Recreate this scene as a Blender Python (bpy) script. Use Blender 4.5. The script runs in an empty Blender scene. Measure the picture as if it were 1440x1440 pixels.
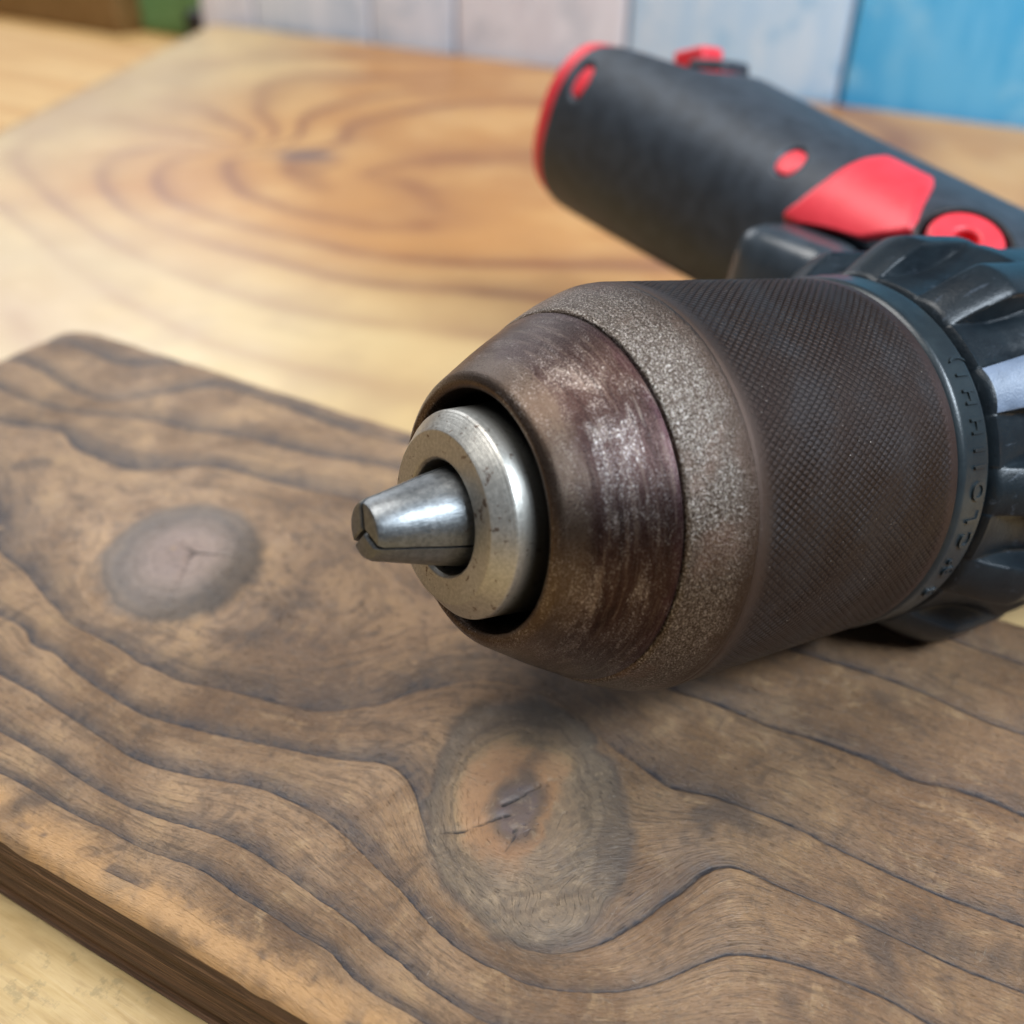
import bpy, bmesh, math, random
import numpy as np
from mathutils import Matrix, Vector
random.seed(7); rng = np.random.default_rng(7)
scene = bpy.context.scene
col = scene.collection
MM = 0.001

# ------------------------------------------------------------------ camera
cam_d = bpy.data.cameras.new('camera'); cam = bpy.data.objects.new('camera', cam_d); col.objects.link(cam)
scene.camera = cam
RX = Vector((0.8736297377704516, 0.4858148473209385, 0.027477543661418868))
RY = Vector((-0.2932055232669858, 0.48051711686799903, 0.826519099309023))
RZ = Vector((0.3883318199798532, -0.7301282315589495, 0.56223763932321))
CAM = Vector((43.64683743520629, -92.23452410270735, 103.24559562838925)) * MM
m = Matrix((RX, RY, RZ)).transposed().to_4x4(); m.translation = CAM
cam.matrix_world = m
cam_d.sensor_width = 36.0; cam_d.sensor_fit = 'HORIZONTAL'
cam_d.lens = 36.0 * 1468.57 / 1440.0
cam_d.clip_start = 0.005; cam_d.clip_end = 50.0
cam_d.dof.use_dof = True
cam_d.dof.focus_distance = 0.119
cam_d.dof.aperture_fstop = 15.5
cam_d.dof.aperture_blades = 0

# ------------------------------------------------------------------ world + lamps
world = bpy.data.worlds.new('World'); scene.world = world; world.use_nodes = True
bg = world.node_tree.nodes['Background']
bg.inputs[0].default_value = (0.74, 0.83, 1.0, 1); bg.inputs[1].default_value = 0.11

def lamp(name, pos, target, size, size_y, power, color):
    l = bpy.data.lights.new(name, 'AREA'); l.shape = 'RECTANGLE'; l.size = size; l.size_y = size_y
    l.energy = power; l.color = color
    o = bpy.data.objects.new(name, l); col.objects.link(o)
    o.location = pos
    o.rotation_euler = (Vector(target) - Vector(pos)).to_track_quat('-Z', 'Y').to_euler()
    return o
lamp('window_right', (0.72, -0.02, 0.86), (0, 0.03, 0.02), 0.60, 0.15, 19.0, (0.78, 0.89, 1.0))
lamp('ceiling_light', (-0.38, 0.02, 1.40), (-0.05, 0.20, 0.0), 0.75, 0.75, 17.0, (1.0, 0.97, 0.93))
lamp('window_back_left', (-1.55, 1.05, 0.95), (-0.1, 0.1, 0.0), 0.9, 0.6, 10.0, (0.93, 0.96, 1.0))

scene.view_settings.view_transform = 'Standard'; scene.view_settings.look = 'None'
scene.view_settings.exposure = 0.0; scene.view_settings.gamma = 1.0
scene.render.engine = 'CYCLES'
scene.cycles.max_bounces = 8

# ring lines of the dark board and of the light board: (x mm, y mm, ring number)
DARK_RINGS = [
    (-141.1,36.3,-3), (-119.2,33.7,-3), (-103.6,49.9,-3), (-80.0,50.6,-3), (-58.2,51.2,-3), (-103.9,32.7,-2), (-95.2,33.8,-2), (-86.6,36.4,-2), (-77.4,38.0,-2), (-69.3,38.9,-2), 
    (-61.6,41.1,-2), (-52.5,42.9,-2), (20.7,31.3,-2), (44.2,32.3,-2), (52.0,31.0,-2), (58.3,30.9,-2), (-114.3,29.2,-2), (-122.5,18.3,-1), (-116.6,20.5,-1), (-110.1,17.7,-1), 
    (-103.3,16.7,-1), (-95.7,16.9,-1), (-89.7,20.0,-1), (-85.1,24.7,-1), (-79.6,26.8,-1), (-71.5,27.5,-1), (-63.9,28.5,-1), (-58.0,29.8,-1), (-52.0,30.6,-1), (12.7,14.6,-1), 
    (17.9,14.7,-1), (26.1,14.7,-1), (33.2,15.2,-1), (39.6,15.3,-1), (45.4,14.8,-1), (50.7,15.5,-1), (55.9,16.1,-1), (60.1,15.8,-1), (-93.1,-11.9,0), (-85.1,-13.7,0), 
    (-76.4,-16.5,0), (-69.7,-18.4,0), (-63.2,-18.5,0), (-57.3,-18.9,0), (-52.1,-19.3,0), (-53.9,-19.6,0), (-47.3,-19.4,0), (-41.0,-17.7,0), (-34.1,-16.1,0), (-26.6,-14.0,0), 
    (-22.8,-11.0,0), (-19.9,-8.5,0), (-17.7,-4.7,0), (20.7,-2.2,0), (23.8,-1.1,0), (29.4,-0.7,0), (34.9,-0.5,0), (40.5,-1.0,0), (45.7,-1.2,0), (50.7,-1.4,0), (55.6,-1.3,0), 
    (62.1,-0.7,0), (-11.2,1.9,0), (-4.0,4.1,0), (1.5,4.0,0), (15.6,-1.4,0), (-79.7,-22.7,1), (-74.3,-22.8,1), (-67.1,-24.0,1), (-70.8,-24.4,1), (-61.9,-25.2,1), (-53.8,-26.2,1), 
    (-46.9,-26.5,1), (-41.2,-25.7,1), (-33.6,-23.9,1), (-26.4,-21.8,1), (-19.3,-19.7,1), (-13.6,-17.4,1), (-9.9,-18.0,1), (-6.2,-20.5,1), (-3.1,-23.7,1), (0.6,-26.3,1), 
    (1.6,-26.6,1), (5.9,-28.9,1), (10.1,-30.3,1), (14.0,-31.4,1), (16.9,-30.7,1), (20.4,-28.3,1), (22.8,-25.4,1), (25.0,-21.0,1), (27.2,-15.8,1), (29.2,-11.2,1), (30.9,-9.8,1), 
    (35.6,-9.6,1), (42.7,-9.4,1), (50.0,-9.6,1), (57.0,-9.8,1), (63.1,-9.4,1), (-69.5,-31.0,2), (-62.1,-31.1,2), (-54.6,-31.8,2), (-47.3,-32.3,2), (-41.9,-32.7,2), (-36.5,-31.9,2), 
    (-30.8,-30.3,2), (-25.2,-28.7,2), (-20.0,-28.2,2), (-15.4,-28.4,2), (-10.6,-29.3,2), (-5.9,-30.7,2), (-1.5,-32.0,2), (2.4,-33.5,2), (6.4,-34.7,2), (10.4,-35.3,2), 
    (13.5,-35.2,2), (17.9,-34.7,2), (22.2,-32.9,2), (26.1,-30.5,2), (28.9,-27.8,2), (31.8,-23.8,2), (34.3,-21.1,2), (38.1,-19.2,2), (42.6,-18.1,2), (47.6,-17.5,2), (51.7,-17.4,2), 
    (54.9,-18.0,2), (-60.5,-38.3,3), (-53.7,-38.3,3), (-47.0,-38.5,3), (-40.6,-38.7,3), (-35.9,-38.5,3), (-30.8,-37.8,3), (-26.9,-37.0,3), (-22.9,-36.5,3), (-18.7,-36.4,3), 
    (-13.9,-37.0,3), (-9.3,-37.6,3), (-5.0,-38.0,3), (-0.5,-39.0,3), (3.7,-39.7,3), (7.9,-40.6,3), (12.0,-40.9,3), (15.0,-40.9,3), (-54.7,-43.0,4), (-48.5,-42.7,4), (-42.2,-42.8,4), 
    (-36.6,-42.4,4), (-32.0,-42.4,4), (-26.9,-41.8,4), (-22.0,-41.2,4), (-17.2,-41.7,4), (-12.0,-41.8,4), (-7.3,-42.2,4), (-3.3,-42.3,4), (-0.1,-43.4,4), (3.0,-43.9,4), 
    (5.8,-44.0,4), (9.3,-44.1,4), (-66.9,2.3,-0.55), (-79.2,5.4,-0.55), (-61.4,6.7,-0.55), (-51.1,8.5,-0.55), (-93.9,6.6,-0.55), (-37.9,5.9,-0.55), (-25.7,3.5,-0.55), 
    (4.4,-14.9,0.45), (0.5,-12.6,0.45), (4.2,-20.7,0.45), (7.1,-11.4,0.45), (-5.4,-13.3,0.45), (10.3,-19.4,0.45), (10.1,-25.2,0.75), (17.5,-20.9,0.75), ]
LIGHT_RINGS = [
    (-196.6,233.4,1), (-179.6,233.6,1), (-161.7,224.0,1), (-148.4,212.8,1), (-146.4,195.5,1), (-159.9,186.4,1), (-180.0,182.1,1), (-202.5,183.8,1), (-228.8,194.4,1), 
    (-243.1,207.4,1), (-249.6,224.4,1), (-231.9,256.6,1), (-239.2,276.6,1), (-243.6,304.9,1), (-234.5,337.2,1), (-205.9,376.4,1), (-258.5,227.9,2), (-264.6,221.7,2), 
    (-267.8,202.4,2), (-255.3,181.8,2), (-236.5,168.3,2), (-210.0,162.0,2), (-186.0,160.3,2), (-164.5,162.0,2), (-143.8,163.7,2), (-120.9,171.1,2), (-97.0,182.9,2), 
    (-249.7,254.6,2), (-262.4,275.4,2), (-270.8,302.2,2), (-269.9,329.8,2), (-258.4,357.4,2), (-214.8,404.9,2), (-278.6,223.9,3), (-288.0,212.7,3), (-288.9,194.0,3), 
    (-277.6,177.8,3), (-251.3,158.3,3), (-221.0,145.7,3), (-199.1,143.2,3), (-170.7,142.2,3), (-142.4,142.4,3), (-109.8,153.2,3), (-88.6,160.3,3), (-256.0,243.2,3), 
    (-290.2,279.7,3), (-323.1,319.7,3), (-326.2,343.4,3), (-307.8,362.6,3), (-274.6,381.9,3), (-233.9,440.9,3), (-296.4,236.1,4), (-326.1,262.3,4), (-358.9,283.6,4), 
    (-393.6,293.2,4), (-393.4,258.3,4), (-356.6,208.4,4), (-314.7,169.9,4), (-286.8,154.9,4), (-260.7,142.1,4), (-226.9,129.0,4), (-195.6,120.3,4), (-169.6,117.8,4), 
    (-136.1,117.0,4), (-263.4,238.0,4), (-306.8,267.8,4), (-363.1,310.6,4), (-383.4,345.8,4), (-371.4,379.7,4), (-342.3,408.5,4), (-253.1,477.0,4), (-272.8,129.2,5), 
    (-239.7,116.4,5), (-202.4,103.4,5), (-168.5,93.2,5), (-76.0,94.7,5), (-228.4,232.8,0), (-199.2,209.1,0), (-214.9,239.0,0), ]

# ------------------------------------------------------------------ helpers
def empty(name, label, cat, loc=(0, 0, 0), rot=None, group=None):
    o = bpy.data.objects.new(name, None); col.objects.link(o)
    o.empty_display_size = 0.01
    mw = rot.to_4x4() if rot is not None else Matrix.Identity(4)
    mw.translation = Vector(loc) * MM
    o.matrix_world = mw
    o['label'] = label; o['category'] = cat
    if group: o['group'] = group
    return o
def tag(o, label=None, cat=None, group=None, kind=None):
    if label: o['label'] = label
    if cat: o['category'] = cat
    if group: o['group'] = group
    if kind: o['kind'] = kind
    return o
def link(name, me, mats, parent=None, smooth=True, loc=None, rot=None):
    if not isinstance(mats, (list, tuple)): mats = [mats]
    for x in mats: me.materials.append(x)
    if smooth: me.polygons.foreach_set('use_smooth', np.ones(len(me.polygons), dtype=bool))
    o = bpy.data.objects.new(name, me); col.objects.link(o)
    if parent is not None: o.parent = parent
    if loc is not None: o.location = Vector(loc) * MM
    if rot is not None: o.rotation_euler = rot
    return o
def mesh(name, V, F):
    me = bpy.data.meshes.new(name)
    me.from_pydata((np.asarray(V, float) * MM).tolist(), [], [list(map(int, f)) for f in F])
    me.update(); return me
def grid_faces(nu, nv, wrap_u=False, off=0, flip=False):
    """vertex index = off + v*nu + u"""
    uu = np.arange(nu if wrap_u else nu - 1); vv = np.arange(nv - 1)
    U, Vv = np.meshgrid(uu, vv)
    a = Vv * nu + U; b = Vv * nu + (U + 1) % nu; c = (Vv + 1) * nu + (U + 1) % nu; d = (Vv + 1) * nu + U
    f = np.stack([a, b, c, d], -1).reshape(-1, 4) + off
    return f[:, ::-1] if flip else f
def fast_mesh(name, V, F):
    """quads only, numpy"""
    me = bpy.data.meshes.new(name); V = np.asarray(V, np.float32) * MM; F = np.asarray(F, np.int32)
    me.vertices.add(len(V)); me.vertices.foreach_set('co', V.ravel())
    me.loops.add(F.size); me.loops.foreach_set('vertex_index', F.ravel())
    me.polygons.add(len(F)); me.polygons.foreach_set('loop_start', np.arange(0, F.size, 4, dtype=np.int32))
    me.update(calc_edges=True); me.validate(); return me
def attr(me, name, vals):
    a = me.attributes.new(name, 'FLOAT', 'POINT'); a.data.foreach_set('value', np.asarray(vals, np.float32))
def lathe(name, prof, n, mats, parent, sharp=None):
    """revolve profile [(s, r)] about the drill axis (local X); angle 0 = +Y (handle side), 90 = +Z"""
    prof = np.array(prof, float); th = np.linspace(0, 2 * np.pi, n, endpoint=False)
    V = np.stack([np.repeat(prof[:, 0], n), np.outer(prof[:, 1], np.cos(th)).ravel(), np.outer(prof[:, 1], np.sin(th)).ravel()], 1)
    me = fast_mesh(name, V, grid_faces(n, len(prof), True))
    return link(name, me, mats, parent)
def dense(prof, step):
    out = [prof[0]]
    for a, b in zip(prof[:-1], prof[1:]):
        L = math.hypot(b[0] - a[0], b[1] - a[1]); k = max(1, int(L / step))
        for i in range(1, k + 1): out.append((a[0] + (b[0] - a[0]) * i / k, a[1] + (b[1] - a[1]) * i / k))
    return out
def fillet(pts, rad, n=5):
    """round the corners of an open profile"""
    out = [pts[0]]
    for i in range(1, len(pts) - 1):
        p0, p1, p2 = (np.array(pts[j], float) for j in (i - 1, i, i + 1))
        r = rad[i] if isinstance(rad, (list, tuple)) else rad
        if r <= 0: out.append(tuple(p1)); continue
        a = p0 - p1; b = p2 - p1; la = np.linalg.norm(a); lb = np.linalg.norm(b); t = min(r, la * .45, lb * .45)
        A_ = p1 + a / la * t; B_ = p1 + b / lb * t
        for k in range(n + 1):
            u = k / n; out.append(tuple((1 - u) ** 2 * A_ + 2 * u * (1 - u) * p1 + u * u * B_))
    out.append(pts[-1]); return out
def thin_plate(P, lam=0.0):
    P = np.array(P, float); X = P[:, :2] / 100; y = P[:, 2]; n = len(X)
    r2 = ((X[:, None] - X[None]) ** 2).sum(-1); K = np.where(r2 > 0, .5 * r2 * np.log(r2 + 1e-20), 0)
    A_ = np.zeros((n + 3, n + 3)); A_[:n, :n] = K + lam * np.eye(n); Q = np.c_[np.ones(n), X]; A_[:n, n:] = Q; A_[n:, :n] = Q.T
    w = np.linalg.solve(A_, np.r_[y, 0, 0, 0])
    def f(x, y_):
        Z = np.stack([x, y_], -1).reshape(-1, 2) / 100; out = np.empty(len(Z))
        for i in range(0, len(Z), 20000):
            z = Z[i:i + 20000]; r = ((z[:, None] - X[None]) ** 2).sum(-1)
            out[i:i + 20000] = (.5 * r * np.log(r + 1e-20)) @ w[:n] + w[n] + z @ w[n + 1:]
        return out
    return f

# ---- node helper
class NT:
    def __init__(s, name):
        s.m = bpy.data.materials.new(name); s.m.use_nodes = True; s.t = s.m.node_tree; s.n = s.t.nodes; s.L = s.t.links
        s.b = s.n['Principled BSDF']
    def new(s, typ, **k):
        x = s.n.new(typ)
        for a, v in k.items(): setattr(x, a, v)
        return x
    def put(s, inp, v):
        if hasattr(v, 'is_output') or isinstance(v, bpy.types.NodeSocket): s.L.new(v, inp)
        elif isinstance(v, (tuple, list)) and len(v) == 3 and inp.type == 'RGBA': inp.default_value = (*v, 1)
        else: inp.default_value = v
    def obj(s, scale=(1000, 1000, 1000)):          # object coordinates in millimetres times scale/1000
        if not hasattr(s, 'tc'): s.tc = s.new('ShaderNodeTexCoord')
        v = s.new('ShaderNodeVectorMath', operation='MULTIPLY'); s.L.new(s.tc.outputs['Object'], v.inputs[0]); v.inputs[1].default_value = scale
        return v.outputs[0]
    def mm(s, x=1, y=1, z=1): return s.obj((1000 * x, 1000 * y, 1000 * z))
    def noise(s, vec, scale=1., detail=4, rough=.55, dist=0., out=0):
        x = s.new('ShaderNodeTexNoise'); s.put(x.inputs['Vector'], vec); x.inputs['Scale'].default_value = scale
        x.inputs['Detail'].default_value = detail; x.inputs['Roughness'].default_value = rough; x.inputs['Distortion'].default_value = dist
        return x.outputs[out]
    def vor(s, vec, scale=1., feature='F1', rand=1.):
        x = s.new('ShaderNodeTexVoronoi', feature=feature); s.put(x.inputs['Vector'], vec); x.inputs['Scale'].default_value = scale; x.inputs['Randomness'].default_value = rand
        return x.outputs['Distance']
    def math(s, op, a, b=0., c=0., clamp=False):
        x = s.new('ShaderNodeMath', operation=op, use_clamp=clamp)
        s.put(x.inputs[0], a); s.put(x.inputs[1], b)
        if op in ('MULTIPLY_ADD', 'COMPARE', 'WRAP'): s.put(x.inputs[2], c)
        return x.outputs[0]
    def ss(s, v, lo, hi, a=0., b=1.):
        x = s.new('ShaderNodeMapRange', interpolation_type='SMOOTHSTEP'); s.put(x.inputs[0], v)
        x.inputs[1].default_value = lo; x.inputs[2].default_value = hi; x.inputs[3].default_value = a; x.inputs[4].default_value = b
        return x.outputs[0]
    def ramp(s, v, stops, interp='LINEAR'):
        x = s.new('ShaderNodeValToRGB'); x.color_ramp.interpolation = interp; e = x.color_ramp.elements
        while len(e) < len(stops): e.new(.5)
        for i, (p, c) in enumerate(stops):
            e[i].position = p; e[i].color = (*c, 1) if isinstance(c, (tuple, list)) else (c, c, c, 1)
        s.put(x.inputs[0], v); return x.outputs[0]
    def mix(s, f, a, b, mode='MIX'):
        x = s.new('ShaderNodeMix', data_type='RGBA', blend_type=mode); s.put(x.inputs[0], f); s.put(x.inputs[6], a); s.put(x.inputs[7], b)
        return x.outputs[2]
    def attr(s, name): return s.new('ShaderNodeAttribute', attribute_name=name).outputs['Fac']
    def xyz(s, vec):
        x = s.new('ShaderNodeSeparateXYZ'); s.put(x.inputs[0], vec); return x.outputs
    def comb(s, x, y, z):
        c = s.new('ShaderNodeCombineXYZ'); s.put(c.inputs[0], x); s.put(c.inputs[1], y); s.put(c.inputs[2], z); return c.outputs[0]
    def bump(s, h, dist_mm, strength=1., prev=None):
        x = s.new('ShaderNodeBump'); x.inputs['Strength'].default_value = strength; x.inputs['Distance'].default_value = dist_mm * MM
        s.put(x.inputs['Height'], h)
        if prev is not None: s.L.new(prev, x.inputs['Normal'])
        return x.outputs[0]
    def done(s, color=None, rough=None, metal=None, spec=None, normal=None, **k):
        for n_, v in (('Base Color', color), ('Roughness', rough), ('Metallic', metal), ('Specular IOR Level', spec), ('Normal', normal)):
            if v is not None: s.put(s.b.inputs[n_], v)
        for n_, v in k.items(): s.put(s.b.inputs[n_.replace('_', ' ')], v)
        return s.m

# ------------------------------------------------------------------ materials: wood
def mat_dark_wood():
    t = NT('dark_stained_wood'); P = t.mm()
    g = t.attr('grain'); k1 = t.attr('knot_a'); k2 = t.attr('knot_b'); ck = t.attr('crack'); lm = t.attr('late_mask'); xyz = t.xyz(P)
    warp = t.noise(P, .10, 3); fine = t.noise(P, .7, 5, .65)
    ph = t.math('ADD', g, t.math('MULTIPLY', t.math('SUBTRACT', warp, .5), .12))
    ph = t.math('ADD', ph, t.math('MULTIPLY', t.math('SUBTRACT', fine, .5), .030))
    fr = t.math('FRACT', ph)
    # fibres follow the rings
    fib = t.noise(t.comb(t.math('MULTIPLY', xyz[0], .07), t.math('MULTIPLY', g, 9.0), xyz[2]), 1., 6, .68)
    fib2 = t.noise(t.comb(t.math('MULTIPLY', xyz[0], .30), t.math('MULTIPLY', g, 48.0), xyz[2]), 1., 6, .7)
    big = t.noise(P, .045, 5, .6, .6); med = t.noise(P, .20, 6, .72, .8); sm = t.noise(P, 1.5, 6, .75); mot = t.noise(P, .55, 6, .72, .5)
    base = t.ramp(big, [(.30, (.140, .076, .039)), (.42, (.225, .128, .064)), (.53, (.320, .195, .106)), (.64, (.410, .250, .126)), (.76, (.270, .182, .120))])
    right = t.ss(xyz[0], -5., 55.)
    base = t.mix(t.math('MULTIPLY', right, .60), base, (.160, .080, .036))
    base = t.mix(t.ss(med, .50, .68, 0, .65), base, (.100, .062, .038))
    base = t.mix(t.ss(med, .48, .32, 0, .60), base, (.40, .255, .130))
    base = t.mix(t.ss(mot, .52, .70, 0, .32), base, (.105, .078, .060))
    base = t.mix(t.ss(mot, .46, .32, 0, .25), base, (.345, .25, .17))
    base = t.mix(t.ss(fib, .50, .64, 0, .55), base, (.105, .064, .038))
    base = t.mix(t.ss(fib2, .50, .66, 0, .60), base, (.088, .058, .042))
    base = t.mix(t.ss(sm, .54, .68, 0, .24), base, (.40, .28, .17)); base = t.mix(t.ss(sm, .44, .34, 0, .35), base, (.085, .052, .032))
    pore = t.noise(t.comb(t.math('MULTIPLY', xyz[0], .9), t.math('MULTIPLY', g, 120.0), xyz[2]), 1., 3, .6); base = t.mix(t.ss(pore, .60, .68, 0, .55), base, (.060, .040, .028))
    # late wood: slowly darkening, then a sharp edge; broad and bluish on the left, thin on the right
    late = t.ramp(fr, [(0, 0), (.50, .0), (.68, .34), (.82, .70), (.94, .92), (.955, 1.), (.990, 1.), (.999, 0)])
    laten = t.ramp(fr, [(0, .10), (.03, 0.), (.62, .0), (.84, .22), (.93, .48), (.955, 1.), (.985, 1.), (.999, .1)])
    late = t.mix(t.ss(t.math('ADD', xyz[0], t.math('MULTIPLY', med, 40.)), 25., 60.), late, laten)
    patch = t.math('MULTIPLY', t.ss(t.noise(P, .06, 5, .65, 1.0), .32, .56, .60, 1.0), t.ss(mot, .72, .40, .70, 1.))
    late = t.math('MULTIPLY', t.math('MULTIPLY', late, patch), lm)
    inknot = t.math('MULTIPLY', t.ss(k1, .85, 1.1), t.ss(k2, .85, 1.05))
    late = t.math('MULTIPLY', late, t.math('MULTIPLY_ADD', inknot, .85, .15))
    latec = t.mix(t.ss(mot, .40, .62), (.042, .039, .044), (.078, .063, .056))
    c = t.mix(late, base, latec)
    line = t.math('MULTIPLY', t.ss(fr, .945, .968), t.ss(fr, .998, .985)); line = t.math('MULTIPLY', t.math('MULTIPLY', line, inknot), t.math('MULTIPLY', patch, lm))
    c = t.mix(t.math('MULTIPLY', line, t.ss(mot, .60, .42, .20, .8)), c, (.034, .026, .026))
    # first knot: closed, grey-pink
    n1 = t.noise(P, .25, 4, .6); q1 = t.math('ADD', k1, t.math('MULTIPLY', t.math('SUBTRACT', n1, .5), .26))
    c1 = t.ramp(q1, [(0, (.215, .150, .128)), (.40, (.245, .178, .150)), (.62, (.175, .134, .112)), (.80, (.120, .100, .088)), (.92, (.150, .115, .090)), (1.0, (.085, .070, .060)), (1.12, (.170, .120, .085))])
    c1 = t.mix(t.ss(mot, .5, .70, 0, .25), c1, (.10, .082, .074))
    ra = t.noise(t.comb(t.math('MULTIPLY', q1, 9.0), t.math('MULTIPLY', med, 1.5), 0.), 1., 3, .6)
    c1 = t.mix(t.ss(ra, .50, .62, 0, .45), c1, (.110, .082, .068))
    sh = t.ss(t.math('ADD', xyz[0], t.math('MULTIPLY', med, 4.)), -64., -55.)      # darker olive rim on its right side
    c1 = t.mix(t.math('MULTIPLY', t.math('MULTIPLY', sh, t.ss(q1, .55, .80)), .85), c1, (.046, .036, .030))
    c = t.mix(t.ss(q1, 1.18, .98, 0, .85), c, c1)
    # second knot: orange ring, blue-grey heart
    n2 = t.noise(P, .16, 3, .55, .6); q2 = t.math('ADD', k2, t.math('MULTIPLY', t.math('SUBTRACT', n2, .5), .34))
    c2 = t.ramp(q2, [(0, (.050, .036, .040)), (.14, (.082, .062, .070)), (.22, (.090, .058, .044)), (.33, (.29, .145, .068)), (.50, (.36, .195, .095)), (.60, (.27, .175, .092)), (.72, (.160, .112, .072)), (.88, (.125, .098, .072)), (.97, (.072, .058, .050)), (1.02, (.095, .075, .062)), (1.1, (.150, .110, .078))])
    side = t.ss(t.math('ADD', xyz[0], t.math('MULTIPLY', n2, 8.0)), 9.5, 14.0)      # the right half of the knot is greyer
    low = t.ss(t.math('ADD', xyz[1], t.math('MULTIPLY', n2, 8.0)), -17.5, -21.5)
    c2g = t.ramp(mot, [(.30, (.230, .168, .108)), (.47, (.175, .130, .088)), (.60, (.120, .094, .070)), (.72, (.065, .060, .058))])
    c2 = t.mix(t.math('MULTIPLY', t.math('MULTIPLY', t.math('MAXIMUM', side, low), t.ss(q2, .28, .40, 0, .85)), t.ss(q2, .98, .88)), c2, c2g)
    c2 = t.mix(t.ss(sm, .50, .68, 0, .30), c2, (.075, .055, .042))
    c2 = t.mix(t.ss(mot, .46, .34, 0, .35), c2, (.36, .26, .16))
    rb = t.noise(t.comb(t.math('MULTIPLY', q2, 11.0), t.math('MULTIPLY', med, 1.2), 0.), 1., 4, .65)
    c2 = t.mix(t.math('MULTIPLY', t.ss(rb, .50, .60), t.ss(q2, .45, .65, 0, .60)), c2, (.075, .056, .042))
    sb = t.math('MULTIPLY', t.ss(xyz[0], 10., 17.), t.ss(xyz[1], -26., -16.))
    c2 = t.mix(t.math('MULTIPLY', t.math('MULTIPLY', sb, t.ss(q2, .60, .85)), .7), c2, (.066, .052, .044))
    c = t.mix(t.ss(q2, 1.08, .92, 0, .80), c, c2)
    c = t.mix(t.ss(ck, .42, .12, 0, .93), c, (.022, .017, .016))
    # worn orange front edge, dents, small pale flecks, scratches
    e = t.ss(t.math('ADD', xyz[1], t.math('MULTIPLY', med, 6.0)), -40.2, -43.8)
    e = t.math('MULTIPLY', e, t.ss(t.noise(P, .10, 4, .65),   .36, .52, .15, 1.))
    c = t.mix(t.math('MULTIPLY', e, .9), c, (.52, .29, .125))
    fl = t.vor(P, .085); c = t.mix(t.ss(fl, .060, .02, 0, .6), c, (.40, .25, .13))
    dk = t.ss(t.noise(P, .055, 3, .6, .3), .60, .70); c = t.mix(t.math('MULTIPLY', dk, .55), c, (.055, .044, .040))
    sc = t.noise(t.mm(.16, .9, 1), 1., 2, .5, 2.5); scr = t.math('MULTIPLY', t.ss(t.math('ABSOLUTE', t.math('SUBTRACT', sc, .5)), .006, .001), t.ss(t.noise(P, .08, 2), .50, .64))
    sc2 = t.noise(t.mm(.7, .12, 1), 1., 2, .5, 1.5); scr2 = t.math('MULTIPLY', t.ss(t.math('ABSOLUTE', t.math('SUBTRACT', sc2, .47)), .004, .001), t.ss(t.noise(P, .11, 2), .54, .66))
    scr = t.math('MAXIMUM', scr, scr2)
    c = t.mix(t.math('MULTIPLY', scr, .6), c, (.36, .30, .235))
    h = t.math('MULTIPLY', late, -.50); h = t.math('ADD', h, t.math('MULTIPLY', fib2, .55)); h = t.math('ADD', h, t.math('MULTIPLY', fib, .35)); h = t.math('ADD', h, t.math('MULTIPLY', sm, .22)); h = t.math('ADD', h, t.math('MULTIPLY', scr, -.15)); h = t.math('ADD', h, t.math('MULTIPLY', t.ss(pore, .60, .68), -.25))
    h = t.math('ADD', h, t.math('MULTIPLY', mot, .16)); h = t.math('ADD', h, t.math('MULTIPLY', t.noise(P, 5., 3, .6), .09))
    return t.done(c, t.math('MULTIPLY_ADD', mot, .40, .22), 0., .45, t.bump(h, .40, .85))
def mat_board_side():
    t = NT('dark_board_side'); P = t.mm()
    a = t.noise(t.mm(.012, .9, .9), 1., 6, .7); b = t.noise(t.mm(.03, 3.2, 3.2), 1., 4, .6)
    c = t.ramp(a, [(.32, (.050, .028, .018)), (.44, (.24, .130, .074)), (.54, (.085, .046, .030)), (.64, (.40, .23, .13))])
    c = t.mix(t.ss(b, .50, .66, 0, .6), c, (.026, .017, .013))
    return t.done(c, .6, 0., .35, t.bump(t.math('ADD', a, b), .5, .9))
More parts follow.
